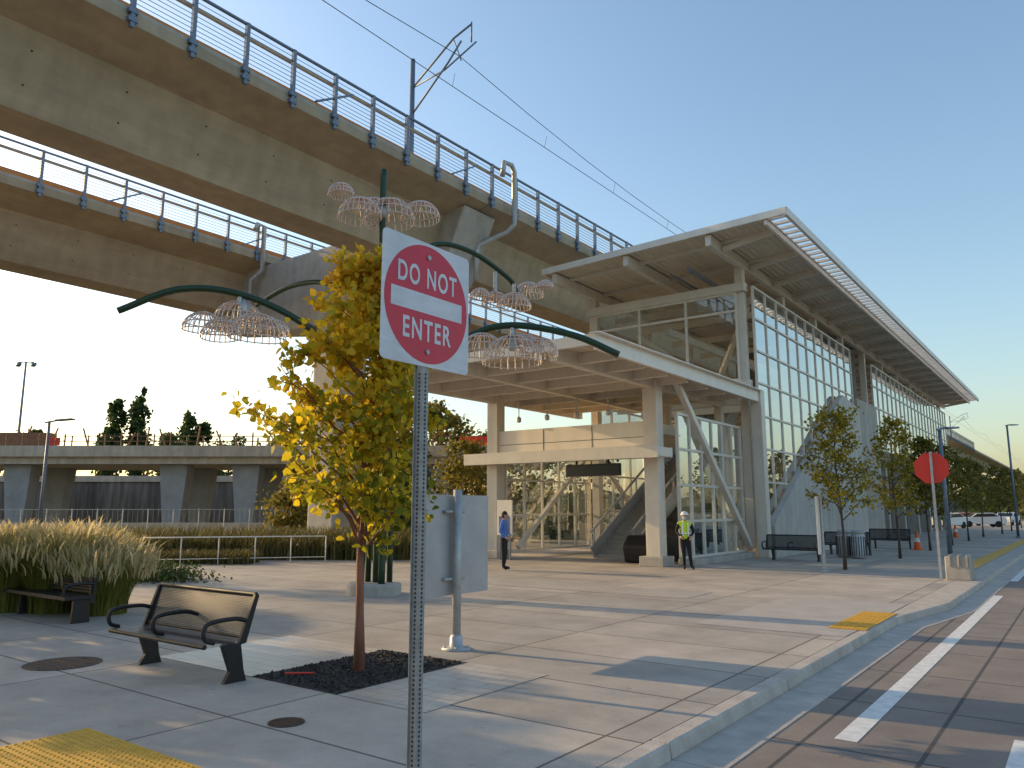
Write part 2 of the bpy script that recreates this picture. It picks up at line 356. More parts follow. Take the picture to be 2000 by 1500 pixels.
# ---------------------------------------------------------------- viaducts
def viaduct(e):
    g=Grp('rail_viaduct',(e,0,0)); b=B()
    prof=[(e,14.45),(e,14.12),(e-1.5,13.66),(e-2.3,11.8),(e-3.8,11.8),(e-4.6,13.66),(e-6.1,14.12),(e-6.1,14.45)]
    segs=[(-40,-13.02),(-12.98,23.28),(23.32,59.5),(59.54,96),(96.04,132),(132.04,168),(168.04,420)]
    for a,c in segs: b.prism(prof,'y',a,c)
    b.obj('box_girder',M_gird,g)
    b=B()
    for s in (0,-5.85): b.box(e+s-.25,e+s-.002,-40,420,14.452,14.56)
    b.obj('edge_kerb',M_conc,g)
    b=B(); y=-6.35
    br=B()
    while y<190:
        b.box(e+.01,e+.13,y-.055,y+.055,13.98,15.90); br.box(e+.005,e+.15,y-.12,y+.12,14.12,14.24); br.box(e+.005,e+.15,y-.12,y+.12,14.36,14.48); y+=1.655
    b.obj('railing_posts',M_galv,g); br.obj('post_brackets',M_galv,g)
    b=B(); b.beam((e+.06,-8,15.87),(e+.06,190,15.87),.09,.06)
    for k in range(8): b.beam((e+.05,-8,14.7+k*.14),(e+.05,190,14.7+k*.14),.014)
    b.obj('railing_cables',M_galv,g)
    b=B(); b.path([(e-.14,-8,15.60),(e-.14,190,15.60)],.065,8); b.obj('hand_rail',M_rail,g)
    b=B(); b.box(e-.62,e-.42,-40,190,14.5,14.92); b.obj('cable_tray',M_orange,g)
    b=B()
    for dx in (-2.3,-3.75): b.box(e+dx-.04,e+dx+.04,-40,420,14.46,14.65)
    b.obj('track_rails',M_galv,g)
    b=B()
    for yb in (14.4,21.0):
        b.beam((e+.07,yb,14.6),(e+.07,yb+1.5,15.5),.1,.06)
    b.obj('rail_braces',M_galv,g)
    b=B()
    for k in range(40):
        y=k*2.4-5
        for zz in (12.4,13.2):
            xx=e-1.5-.8*(13.66-zz)/1.86+.004; b.path([(xx-.01,y,zz),(xx+.006,y,zz)],.03,6)
    b.obj('tie_holes',M_hole,g)
    return g
viaduct(-18.5); viaduct(-32.0)
for y in (-13,23.3,59.5,96,132):
    g=Grp('viaduct_pier',(-27.2,y,0)); b=B()
    b.prism([(-18.9,13.9),(-20.2,11.1),(-25.5,10.2),(-28.9,10.2),(-36,11.1),(-37.6,13.9)],'y',y-1.0,y+1.0); b.obj('crosshead',M_conc,g,False,.06)
    b=B(); b.box(-28.1,-26.3,y-.85,y+.85,-.2,10.22); b.obj('column',M_conc,g,False,.12)
g=Grp('drain_pipe',(-18.2,24,0)); b=B(); X=-18.25
b.path([(X,23.9,15.5),(X+.1,23.9,16.1),(X+.1,24.4,16.15),(X+.1,24.6,15.9),(X+.1,24.6,13.6),(X-.2,24.5,13.3),(X-1.2,23.9,12.8),(X-1.3,23.8,12.4),(X-1.3,23.8,11.2)],.11,8); b.obj('pipe',M_galvl,g,True)
g=Grp('drain_pipe',(-31.8,22,0)); b=B(); X=-31.75
b.path([(X,21.5,15.5),(X,21.6,15.8),(X,22,15.8),(X,22,13.5),(X-.6,21.8,13.1),(X-.6,21.8,10.6)],.12,8); b.obj('pipe',M_galvl,g,True)
def ocs(x,y,sx):
    g=Grp('overhead_line_pole',(x,y,14)); b=B(); b.path([(x,y,14.4),(x,y,23.5)],[.16,.12],10)
    b.obj('mast',M_galv,g,True); b=B()
    ax=x+sx*3.0
    b.path([(x,y,22.0),(ax-.4*sx,y,23.6),(ax+.7*sx,y,23.9)],.05,6); b.path([(x,y,20.6),(ax-.7*sx,y,22.5),(ax+.1*sx,y,23.3)],.05,6)
    b.path([(x,y,22.0),(ax-.9*sx,y,22.2),(ax+1*sx,y,22.9)],.04,6); b.path([(ax-.4*sx,y,23.6),(ax+.1*sx,y,22.3)],.03,6); b.path([(ax+.7*sx,y,24),(ax+.7*sx,y,23)],.04,6)
    b.obj('cantilever_arms',M_galv,g,True)
ocs(-24.4,24.75,1); 
for y in (-20,80,125,165,205): ocs(-24.4,y,1)
g=Grp('overhead_wires',(-21.5,0,20)); b=B()
for yk in range(-2,9):
    ya,yb=-20+yk*45-0.25,25+yk*45-.25
    pts=[( -21.45,ya+(yb-ya)*t/8,22.6-1.1*(1-(2*t/8-1)**2)) for t in range(9)]
    b.path(pts,.022,4)
b.path([(-21.6,-80,21.0),(-21.6,420,21.0)],.022,4)
for k in range(-3,20): b.path([(-21.45,k*7.5+2,21.6),(-21.6,k*7.5+2,21.0)],.012,4)
b.obj('wires',M_dark,g)
# ---------------------------------------------------------------- station
st=Grp('light_rail_station',(-14,40,0))
def rz(x): return 12.12+(x+18.3)*.031
b=B(); Y0,Y1=27.0,87.0
b.quad8([(-18.3,Y0,rz(-18.3)-.08),(-8.45,Y0,rz(-8.45)-.08),(-8.45,Y1,rz(-8.45)-.08),(-18.3,Y1,rz(-18.3)-.08),(-18.3,Y0,rz(-18.3)),(-8.45,Y0,rz(-8.45)),(-8.45,Y1,rz(-8.45)),(-18.3,Y1,rz(-18.3))])
b.obj('roof_deck',M_soff,st)
b=B()
b.beam((-18.35,Y0-.06,rz(-18.3)+.02),(-7.75,Y0-.06,rz(-7.8)+.02),.10,.26); b.beam((-7.76,Y0-.1,rz(-7.8)),(-7.76,Y1,rz(-7.8)),.12,.3)
b.beam((-8.52,Y0,rz(-8.5)-.2),(-8.52,Y1,rz(-8.5)-.2),.1,.2); b.beam((-18.3,Y0,rz(-18.3)),(-18.3,Y1,rz(-18.3)),.1,.3)
y=Y0+.3
while y<Y1: b.beam((-8.47,y,rz(-8.4)-.02),(-7.82,y,rz(-7.8)-.02),.11,.10); y+=.62
b.obj('roof_edge_louvres',M_white,st)
b=B()
for x in (-17.8,-14.3,-10.75): b.beam((x,Y0+.05,rz(x)-.34),(x,Y1,rz(x)-.34),.22,.42)
for y in np.arange(28.2,87,3.05):
    b.quad8([(-18.1,y-.07,rz(-18.1)-.22),(-8.6,y-.07,rz(-8.6)-.24),(-8.6,y+.07,rz(-8.6)-.24),(-18.1,y+.07,rz(-18.1)-.22),(-18.1,y-.07,rz(-18.1)-.085),(-8.6,y-.07,rz(-8.6)-.085),(-8.6,y+.07,rz(-8.6)-.085),(-18.1,y+.07,rz(-18.1)-.085)])
    b.beam((-10.6,y,rz(-10.6)-.42),(-8.6,y,rz(-8.6)-.2),.12,.2)
b.obj('roof_beams',M_paint,st)
b=B(); b.path([(-12.2,28.5,11.5),(-12.2,60,11.5)],.09); b.path([(-13.0,28.5,11.45),(-13,60,11.45)],.05); b.obj('services_under_roof',M_galv,st)
b=B()
for y in [30.7,36.1,41.5,47,52.5,57.9,63.3,68.7,74.1,79.5,84]:
    b.box(-11.05,-10.72,y-.18,y+.18,0 if y<50 else 5,rz(-10.9)-.5); b.box(-18.1,-17.75,y-.18,y+.18,0,rz(-18)-.5)
b.obj('columns',M_paint,st)
def glazing(o_name,axis,fix,a0,a1,z0,z1,nv,nh,fw,gm,fm=M_paint,thk=.1,hs=None):
    fr=B(); gl=B()
    zs=hs if hs else [z0+(z1-z0)*k/nh for k in range(nh+1)]
    as_=[a0+(a1-a0)*k/nv for k in range(nv+1)]
    for a in as_:
        if axis=='y': fr.box(fix-thk/2,fix+thk/2,a-fw/2,a+fw/2,z0,z1)
        else: fr.box(a-fw/2,a+fw/2,fix-thk/2,fix+thk/2,z0,z1)
    for z in zs:
        if axis=='y': fr.box(fix-thk/2-.004,fix+thk/2+.004,a0,a1,z-fw/2,z+fw/2)
        else: fr.box(a0,a1,fix-thk/2-.004,fix+thk/2+.004,z-fw/2,z+fw/2)
    fr.obj(o_name+'_frames',fm,st)
    if axis=='y': gl.v=[(fix,a0,z0),(fix,a1,z0),(fix,a1,z1),(fix,a0,z1)]
    else: gl.v=[(a0,fix,z0),(a1,fix,z0),(a1,fix,z1),(a0,fix,z1)]
    gl.f=[(0,1,2,3)]; gl.obj(o_name+'_glass',gm,st)
glazing('end_upper','x',30.45,-17.7,-11.0,7.1,10.75,3,2,.10,G_end,hs=[7.1,10.0,10.75])
glazing('end_mid','x',30.62,-17.7,-11.0,4.9,6.6,3,1,.08,G_end)
b=B(); b.box(-18.15,-10.6,30.3,30.75,10.8,11.15); b.box(-18.15,-10.6,30.3,30.85,6.62,7.08)
b.obj('end_beams',M_paint,st)
glazing('side_wall','y',-10.4,30.75,47,0.25,11.0,11,8,.075,G_side)
glazing('side_wall_far','y',-10.4,52.5,84,5.6,11.0,21,4,.08,G_side)
glazing('west_wall','y',-18.2,30.8,47,.2,6.6,9,4,.08,G_end)
glazing('west_wall_upper','y',-18.2,52.5,84,5.6,9.0,12,2,.08,G_end)
b=B(); b.box(-18.0,-10.9,37,84,6.7,7.05); b.box(-18.0,-10.75,47.1,84,5.1,5.55); b.obj('platform_slab',M_conc,st)
b=B(); b.prism([(30.95,.0),(47.0,.0),(47.0,7.5),(43.3,7.9),(42.6,7.6),(31.3,1.5),(30.95,1.2)],'x',-10.32,-10.05)
b.obj('stair_wall',mat('smooth_concrete',(.50,.48,.44),.8,0,.1,1.5,.1,20,streak=.15),st)
b=B(); b.box(-17.6,-10.2,47.2,52.3,0,8.2); b.obj('core_concrete',M_conc,st)
b=B(); b.box(-17.4,-11.2,47.6,52,8.2,11.6); b.obj('core_upper',M_oldd,st)
b=B(); b.box(-17.6,-12.5,52.6,84,0,5.1); b.obj('service_rooms',M_oldd,st)
b=B()
for y in np.arange(56,85,5.4): b.box(-11.2,-10.6,y-.3,y+.3,0,5.1)
b.obj('ground_floor_columns',M_conc,st)
b=B()
b.beam((-16.9,31.5,10.4),(-12.6,31.5,7.2),.2); b.beam((-11.4,33.0,10.8),(-14.5,36,7.2),.2)
b.beam((-17.2,38,11.4),(-11.5,38,8.4),.22); b.beam((-14.4,31,9.7),(-14.4,46,9.7),.2,.3)
for y in (32.5,35,39,43): b.beam((-17.8,y,10.9),(-11,y,10.9),.15,.3); b.beam((-17.8,y,6.5),(-11.2,y,6.5),.15,.3)
for y in (34,37.5): b.beam((-10.75,y,.3),(-10.75,y+3.4,6.4),.16)
b.beam((-17.9,24.5,.4),(-17.9,30,4.4),.16); b.beam((-17.9,36,.4),(-17.9,30.6,4.4),.16)
b.obj('interior_bracing',M_paint,st)
b=B()
for i in range(40):
    y=26.2+i*.29; z=.168*(i+1)
    b.box(-15.4,-13.8,y,y+.30,z-.17 if i<2 else z-.45,z)
b.obj('stair_flight',M_step,st)
b=B()
for x in (-15.45,-13.74):
    b.beam((x,25.9,1.0),(x,37.8,7.8),.07); b.beam((x,26.0,.2),(x,37.8,7.0),.06,.5)
    for k in range(10): b.beam((x,26.1+k*1.2,.3+k*.69),(x,26.1+k*1.2,1.1+k*.69),.05)
b.obj('stair_rails',M_galvl,st)
b=B(); b.prism([(24.6,.0),(27.4,.0),(29,1.1),(29,2.0),(27,.95),(24.8,.95),(24.45,.6)],'x',-13.35,-12.1); b.obj('escalator',M_dark,st,False,.08)
b=B(); b.box(-18.1,-15.8,31,31.3,0,.9);b.box(-13.6,-11.6,29.3,29.6,0,1.2); b.obj('tiled_upstand',M_teal,st)
b=B()
b.box(-11.97,-11.45,23.6,24.1,.28,6.25); b.box(-18.75,-18.25,23.6,24.1,.28,6.25)
b.box(-10.55,-10.12,30.28,30.72,0.0,6.6)
b.box(-14.2,-13.9,29.8,30.1,4.9,6.2); b.box(-11.9,-11.6,29.8,30.1,0,6.2)
b.obj('entrance_columns',M_paint,st,False,.02)
b=B(); b.box(-12.15,-11.28,23.42,24.28,0,.32); b.box(-18.9,-18.08,23.42,24.28,0,.32); b.box(-11.2,-10.6,24.4,30.2,0,.22); b.obj('column_plinths',M_conc,st,False,.02)
b=B(); b.box(-18.24,-11.98,23.72,23.92,3.86,4.85); b.obj('lintel_panel',M_white,st)
b=B()
for x in (-16.15,-14.05): b.box(x-.012,x+.012,23.712,23.73,3.9,4.8)
b.box(-18.2,-12,23.712,23.73,4.30,4.315)
b.obj('panel_joints',M_dark,st)
b=B(); b.box(-19.0,-10.95,22.6,23.7,3.56,3.86); b.box(-19.02,-10.93,22.52,22.6,3.50,3.92); b.obj('awning',M_paint,st,False,.01)
b=B(); b.box(-14.9,-12.75,23.3,23.45,3.0,3.42); b.beam((-14.5,23.38,3.42),(-14.5,23.38,3.56),.05); b.beam((-13.2,23.38,3.42),(-13.2,23.38,3.56),.05); b.obj('display_screen',M_screen,st)
b=B(); b.box(-18.3,-11.9,23.95,30.5,4.5,4.85); b.obj('hall_roof',M_soff,st)
glazing('hall_side','y',-11.05,24.3,30.25,.25,5.1,6,4,.09,G_side)
glazing('hall_west','y',-18.3,24.2,30.6,.25,4.4,5,3,.08,G_end)
b=B(); cz=6.52
b.box(-18.9,-10.32,17.57,30.3,cz-.16,cz-.04); b.obj('canopy_deck',M_soff,st)
b=B()
b.box(-19.0,-10.2,17.45,17.57,cz-.30,cz); b.box(-10.32,-10.2,17.574,30.26,cz-.42,cz-.002); b.box(-19.0,-18.88,17.574,30.3,cz-.34,cz-.002)
b.box(-10.36,-10.02,17.4,30.26,cz-.0,cz+.03)
b.obj('canopy_fascia',M_white,st)
b=B()
for y in (18.9,20.6,22.3,23.85,25.5,27.1,28.7): b.box(-18.8,-10.4,y-.09,y+.09,cz-.48,cz-.165)
for x in (-18.5,-15.1,-11.7): b.box(x-.12,x+.12,17.7,30.2,cz-.55,cz-.168)
b.beam((-10.98,24.2,6.2),(-10.86,30.4,.35),.2); 
b.obj('canopy_beams',M_paint,st)
b=B(); b.path([(-18.6,18.2,6.8),(-18.6,30,6.8)],.05); b.path([(-16,22,6.95),(-11,22,6.95)],.04)
b.obj('conduits',M_galv,st)
b=B()
for x in (-17.2,-15.9,-14.6,-13.3): b.path([(x,23.6,6.0),(x,23.6,5.35)],.02,5); b.lathe(x,23.6,[(.02,5.36),(.09,5.3),(.09,5.15),(.03,5.12)],10)
b.obj('canopy_downlights',M_galvl,st)
g=Grp('notice_board',(-17.6,23,0)); b=B(); b.box(-18.05,-17.35,23.35,23.42,.9,2.2); b.obj('board',M_white,g); b=B(); b.box(-17.95,-17.45,23.34,23.349,1.0,1.6); b.obj('poster',mat('poster_blue',(.08,.12,.3),.6),g); b=B(); b.box(-17.98,-17.9,23.36,23.41,0,.9);b.box(-17.5,-17.42,23.36,23.41,0,.9); b.obj('legs',M_galv,g)
# ---------------------------------------------------------------- flower lamp sculpture
cx,cy=-12.9,12.25
g=Grp('dome_light_sculpture',(cx,cy,0))
b=B(); b.lathe(cx,cy,[(.60,0),(.60,.2),(.56,.25),(.1,.25)],28); b.obj('concrete_base',M_conc,g)
def sp(l,z,dd=0):
    k=(17.5+dd)/17.5; x,y=cam_xy(l*k,17.5+dd); return (x,y,1.85+(z-1.85)*k)
def curve(pts,n=18):
    P=[Vector(p) for p in pts]; P=[P[0]*2-P[1]]+P+[P[-1]*2-P[-2]]; out=[]
    for i in range(1,len(P)-2):
        for k in range(n//2):
            t=k/(n//2); a,b_,c,d=P[i-1:i+3]
            out.append(.5*((2*b_)+(-a+c)*t+(2*a-5*b_+4*c-d)*t*t+(-a+3*b_-3*c+d)*t**3))
    out.append(P[-2]); return out
b=B(); r=.078
b.path(curve([sp(-3.02,.2,.1),sp(-3.05,5),sp(-3.1,8.2),sp(-3.1,9.95)]),r,10)
b.path(curve([sp(-3.36,.2,-.1),sp(-3.34,3.5,-.1),sp(-3.6,5.0,-.2),sp(-4.9,6.15,-.5),sp(-6.4,6.85,-.9),sp(-7.85,6.97,-1.2),sp(-9.25,6.45,-1.5)]),r,10)
b.path(curve([sp(-3.2,.2,.25),sp(-3.2,5,.25),sp(-3.5,6.5,.5),sp(-4.3,7.1,1.2),sp(-5.2,7.05,2),sp(-6.0,6.6,2.8)]),r*.85,10)
b.path(curve([sp(-2.72,.2,.15),sp(-2.75,5.5,.1),sp(-2.7,7.3,.3),sp(-1.9,8.05,.8),sp(-1.0,7.9,1.3),sp(-.1,7.25,1.9),sp(.1,6.9,2.1)]),r*.85,10)
b.path(curve([sp(-2.9,.2,-.25),sp(-2.85,3.2,-.25),sp(-2.3,4.9,-.2),sp(-1.0,5.83,-.3),sp(0,6.1,-.4),sp(1.4,5.87,-.5),sp(2.48,5.4,-.6)]),r,10)
b.obj('green_stems',M_green,g,True)
b=B()
def dome(l,z,dd,R,hh=None,n=24):
    c=Vector(sp(l,z,dd)); hh=hh or R*.95
    tilt=random.uniform(-.08,.08)
    for k in range(n):
        a=2*math.pi*k/n; pts=[]
        for j in range(7):
            t=j/6*math.pi/2; rr=R*math.sin(t)*(1 if j<6 else .97); rr=max(rr,.03)
            pts.append(c+Vector((math.cos(a)*rr,math.sin(a)*rr,hh*math.cos(t)+tilt*math.cos(a)*rr)))
        b.path(pts,.014,4,cap=False)
    for t in (.35,.75,1.15,1.52):
        rr=R*math.sin(t); b.path([c+Vector((math.cos(q*math.pi/10)*rr,math.sin(q*math.pi/10)*rr,hh*math.cos(t)+tilt*math.cos(q*math.pi/10)*rr)) for q in range(20)],.012,4,closed=True)
    return c
for a in [(-4.12,9.3,.2,.32),(-3.65,8.72,-.3,.52),(-2.95,8.6,-.1,.62),(-2.2,8.68,.3,.48),(-3.3,8.85,.6,.4),
          (-7.2,5.95,-1.1,.46),(-6.4,6.15,-.6,.54),(-5.95,5.75,-1.2,.62),(-6.8,5.8,-1.6,.42),(-5.6,5.9,-.6,.38),
          (-.75,6.75,1.8,.28),(-.4,6.6,2.1,.36),(.05,6.5,1.7,.44),(.4,6.8,2.3,.40),(.78,7.0,2.0,.22),
          (-.7,5.4,-.4,.52),(0,5.18,-.5,.68),(.62,5.35,-.2,.45),(.3,5.5,.2,.4),(-2.55,5.6,.8,.4)]: dome(*a)
b.obj('wire_domes',M_wire,g,True)
b=B()
for (l,z0,z1,dd) in ((0,5.7,6.12,-.4),(-6.4,6.6,6.9,-.9),(-.4,6.9,7.4,1.7),(.05,6.85,7.1,1.9),(-3.1,8.9,9.9,0)): b.path([sp(l,z0,dd),sp(l,z1,dd)],.05,8)
for (l,z,dd) in ((0,5.6,-.4),(-6.3,6.4,-.9),(-3.1,8.8,0)): 
    x,y,z=sp(l,z,dd); b.lathe(x,y,[(.05,z-.1),(.12,z),(.12,z+.15),(.03,z+.3)],10)
b.obj('lamp_hangers',M_galvl,g)
# ---------------------------------------------------------------- DO NOT ENTER sign
px,py=-3.20,3.39
g=Grp('do_not_enter_sign',(px,py,0)); b=B(); b.box(px-.026,px+.026,py-.026,py+.026,-.1,3.46)
b.box(px-.03,px-.026,py-.04,py+.04,-.1,3.46); b.obj('perforated_post',M_post,g)
b=B(); z=.2
while z<2.68:
    n=len(b.v)
    for q in range(8): b.v.append((px+.0265,py+.009*math.cos(q*.785),z+.009*math.sin(q*.785)))
    b.f.append(tuple(range(n,n+8))); n=len(b.v)
    for q in range(8): b.v.append((px+.009*math.cos(q*.785),py-.0265,z+.009*math.sin(q*.785)))
    b.f.append(tuple(range(n,n+8)))
    z+=.0254
b.obj('post_holes',M_hole,g)
Hs=.392; zc=3.10; b=B(); poly=[]
for (sy,sz,a0) in ((1,1,0),(-1,1,90),(-1,-1,180),(1,-1,270)):
    for k in range(5):
        a=math.radians(a0+k*22.5); poly.append((py+sy*(Hs-.035)+.035*math.cos(a),zc+sz*(Hs-.035)+.035*math.sin(a)))
b.prism(poly,'x',px+.030,px+.034); b.obj('plate',M_signw,g)
b=B(); b.prism([(py+.372*math.cos(k*math.pi/32),zc+.372*math.sin(k*math.pi/32)) for k in range(64)],'x',px+.0345,px+.0352); b.obj('red_disc',M_red,g)
b=B(); b.prism([(py-.318,zc-.06),(py+.318,zc-.06),(py+.318,zc+.06),(py-.318,zc+.06)],'x',px+.0355,px+.0362); b.obj('white_bar',M_signw,g)
def text(t,y,z,h,w,x,m,grp,name,rot=(math.pi/2,0,math.pi/2),off=.02):
    cu=bpy.data.curves.new(name,'FONT'); cu.body=t; cu.align_x='CENTER'; cu.align_y='CENTER'; cu.size=1; cu.offset=off; cu.extrude=.002; cu.space_character=1.2
    o=bpy.data.objects.new(name,cu); S.collection.objects.link(o); bpy.context.view_layer.update()
    dg=bpy.context.evaluated_depsgraph_get(); me=bpy.data.meshes.new_from_object(o.evaluated_get(dg)); bpy.data.objects.remove(o)
    vs=[v.co for v in me.vertices]; x0=min(v.x for v in vs);x1=max(v.x for v in vs);y0=min(v.y for v in vs);y1=max(v.y for v in vs)
    for v in me.vertices: v.co=Vector(((v.co.x-(x0+x1)/2)*w/(x1-x0),(v.co.y-(y0+y1)/2)*h/(y1-y0),v.co.z*.2))
    me.materials.clear(); me.materials.append(m)
    o=bpy.data.objects.new(name,me); o.rotation_euler=rot; o.location=(x,y,z); S.collection.objects.link(o); grp.add(o)
text('DO NOT',py,zc+.165,.13,.53,px+.0368,M_signw,g,'lettering_do_not'); text('ENTER',py,zc-.17,.13,.43,px+.0368,M_signw,g,'lettering_enter')
b=B()
for dz in (.30,-.30):
    b.path([(px+.035,py,zc+dz),(px+.044,py,zc+dz)],.016,8)
b.obj('bolts',M_galvl,g)
# ---------------------------------------------------------------- back of sign board
px,py=-7.0,8.3; g=Grp('notice_sign_back',(px,py,0)); b=B(); b.box(px-.10,px-.09,py-.75,py+.66,.70,2.05); b.obj('panel',M_sback,g,False,.003)
py=8.17
b=B(); b.path([(px,py,0),(px,py,2.12)],.06,14); b.lathe(px,py,[(.2,0),(.2,.02),(.09,.03),(.085,.16),(.06,.2)],18)
for k in range(4):
    b.lathe(px+.15*math.cos(k*1.57+.7),py+.15*math.sin(k*1.57+.7),[(.02,.02),(.02,.05)],6)
b.box(px-.09,px-.03,py-.2,py+.2,1.8,1.84); b.box(px-.09,px-.03,py-.2,py+.2,.9,.94); b.obj('post',M_galvl,g,True)
# ---------------------------------------------------------------- bench
def bench(x0,x1,y,arms=3,z=0):
    g=Grp('metal_bench',((x0+x1)/2,y,z)); b=B()
    xs=[x0+(x1-x0)*k/(arms-1) for k in range(arms)]
    for i,x in enumerate(xs):
        w=.06
        if i in (0,arms-1):
            xx=x+(.28 if i==0 else 0)
            b.prism([(y-.04,0),(y+.24,0),(y+.20,.12),(y+.15,.40),(y-.02,.42),(y-.08,.40),(y+.03,.12)],'x',xx-w/2,xx+w/2)
            b.prism([(y+.12,.38),(y+.22,.40),(y+.36,.90),(y+.31,.91)],'x',x-.025,x+.025)
        pts=[(x,y+.25,.62),(x,y+.1,.665),(x,y-.12,.665),(x,y-.26,.64),(x,y-.30,.57),(x,y-.27,.48),(x,y-.16,.44)]
        b.path(curve(pts,8),.025,8)
    b.path([(x0,y+.335,.905),(x1,y+.335,.905)],.026,8); b.path([(x0,y+.19,.46),(x1,y+.19,.46)],.02,8)
    b.path([(x0,y-.27,.41),(x1,y-.27,.41)],.028,8); b.path([(x0,y+.1,.39),(x1,y+.1,.39)],.02,8)
    b.obj('frame',M_dark,g,False,.006)
    P=curve([(0,y-.28,.43),(0,y-.18,.432),(0,y-.03,.415),(0,y+.1,.412),(0,y+.19,.46),(0,y+.24,.62),(0,y+.29,.78),(0,y+.335,.905)],6)
    b=B()
    for k,p in enumerate(P):
        b.v+=[(x0+.02,p[1],p[2]),(x1-.02,p[1],p[2])]
        if k: i=2*k; b.f.append((i-2,i-1,i+1,i))
    o=b.obj('perforated_seat_and_back',M_perf,g,True)
bench(-9.66,-7.64,5.12)
g=Grp('planter_bench',(-15.5,6.5,0)); b=B(); bx0,bx1,by=-17.4,-13.5,6.25
b.box(bx0,bx1,by-.25,by+.2,.38,.44)
for k in range(5): b.box(bx0,bx1,by+.2,by+.24,.46+k*.05,.50+k*.05)
for x in (bx1-.08,bx0+.1,-15.6):
    b.prism([(by-.1,0),(by+.2,0),(by+.15,.38),(by-.08,.38)],'x',x-.03,x+.03); b.box(x-.03,x+.03,by+.18,by+.27,.3,.72)
b.path(curve([(bx1-.02,by+.22,.62),(bx1-.02,by,.64),(bx1-.02,by-.24,.6),(bx1-.02,by-.27,.44)],8),.025,8)
b.obj('slats_and_legs',M_dark,g,False,.006)
# ---------------------------------------------------------------- main tree
def prof_main(t,az):
    d=math.cos(az-math.radians(217))
    base=np.interp(t,[0,.12,.35,.6,.8,1],[.75,1.0,.85,.66,.42,.15])
    return base*(1+.62*max(0,d)*max(0,1.15-t)-.12*max(0,-d))
tree('autumn_street_tree',-6.95,6.4,5.25,1.75,prof_main,70,7800,.095,M_leafA,M_bark,.055,.075,3,.95)
g=Grp('marker_stake'); b=B(); b.path([(-7.45,5.75,.03),(-7.2,5.95,.03)],.012,6); b.obj('stake',M_stop,g)
def prof_st(t,az): return float(np.interp(t,[0,.2,.5,.8,1],[.8,1.25,1.0,.6,.15]))
for i,(x,y,h) in enumerate([(-6.3,25.9,5.2),(-6.0,33,5.6),(-6,40,5.3),(-6,47,5.4),(-6,54,5.2),(-6,62,5.4),(-5.6,71,5.5),(-5.6,80,5.6),(-5.6,92,6),(-5.6,106,6)]):
    tree('offframe_shade_tree',x,y,h,2.0,prof_st,34,2600 if i<3 else 1300,.11 if i<2 else .17,M_leafB if i<2 else M_leafO,M_barkd,.05,.11,20+i,.8,'quad')
for i,(x,y,h) in enumerate([(-21,-2.5,6.5),(-26,2.2,7),(-19,-6.5,6.5),(-33,8.6,7),(-14,-2.5,4.8),(-17,2.6,4.4),(-22.5,4.2,5.4),(-9,-1.2,4.6)]):  # unseen trees left of frame, added to throw shade across the near plaza
    tree('offframe_shade_tree',x,y,h,1.6,lambda t,a: float(np.interp(t,[0,.3,.7,1],[1.0,1.5,1.1,.3])),34,2600,.17,M_leafO,M_barkd,.08,.18,50+i,.7,'quad')
# ---------------------------------------------------------------- ornamental grass
def ell(cx,cy,rx,ry,n,z=0):
    out=[]
    for _ in range(n):
        a=random.uniform(0,6.283); r=math.sqrt(random.random()); out.append((cx+math.cos(a)*r*rx,cy+math.sin(a)*r*ry,z))
    return out
g=Grp('ornamental_grass',(-16,7.6,0))
for (l,d,h) in ((-7.4,14.3,1.25),(-7.9,14.9,1.55),(-8.45,14.6,1.8),(-9.4,14.7,1.85),(-8.7,15.7,1.85),(-10.0,15.8,1.8),(-10.8,15,1.7),(-12,15,1.7)):
    x,y=cam_xy(l,d)
    P=ell(x,y,.42,.42,1500); blades('blades',P,h*.86,.55,.016,M_grassB,g,4,.35,False,(x,y))
    pl=[]
    for (a,c,z) in ell(x,y,.4,.4,620):
        an=math.atan2(c-y,a-x)+random.gauss(0,.6); rr=random.uniform(.05,.8)*h/1.6; pl.append((a+math.cos(an)*rr,c+math.sin(an)*rr,h*(.74-.28*(rr**1.5))+random.uniform(-.25,.10)))
    blades('plumes',pl,.36,.7,.036,M_grassP,g,4,.3,True,(x,y))
g=Grp('planting_strip')
P=[]
for _ in range(11000):
    a=random.uniform(-24,-3.5); d=random.uniform(29,33); x,y=cam_xy(a,d)
    if x<-20.5: P.append((x,y,-.05))
blades('strip_grass',P,1.25,.5,.07,M_hedge,g,3,.4)
P=[]
for _ in range(5000):
    a=random.uniform(-21,-9); d=random.uniform(26.8,28); x,y=cam_xy(a,d); P.append((x,y,0))
blades('low_sedge',P,.55,.7,.05,M_hedge,g,3,.4)
g=Grp('white_handrail',(-23,16,0)); b=B()
a=Vector((-25.4,13.6,0)); c=Vector((-21.9,18.4,0)); n=5
for k in range(n+1):
    p=a.lerp(c,k/n); b.path([p,p+Vector((0,0,.92))],.022,6)
b.path([a+Vector((0,0,.92)),c+Vector((0,0,.92))],.026,6); b.path([a+Vector((0,0,.2)),c+Vector((0,0,.2))],.016,6)
b.obj('rails',M_white,g,True)
g=Grp('low_shrubs',(-20.5,10.5,0)); cs=[(-20.3+random.gauss(0,.8),11.2+random.gauss(0,.5),abs(random.gauss(.15,.14))) for _ in range(2500)]
scatter_leaves('foliage',cs,.09,M_leafG,g,shape='quad')
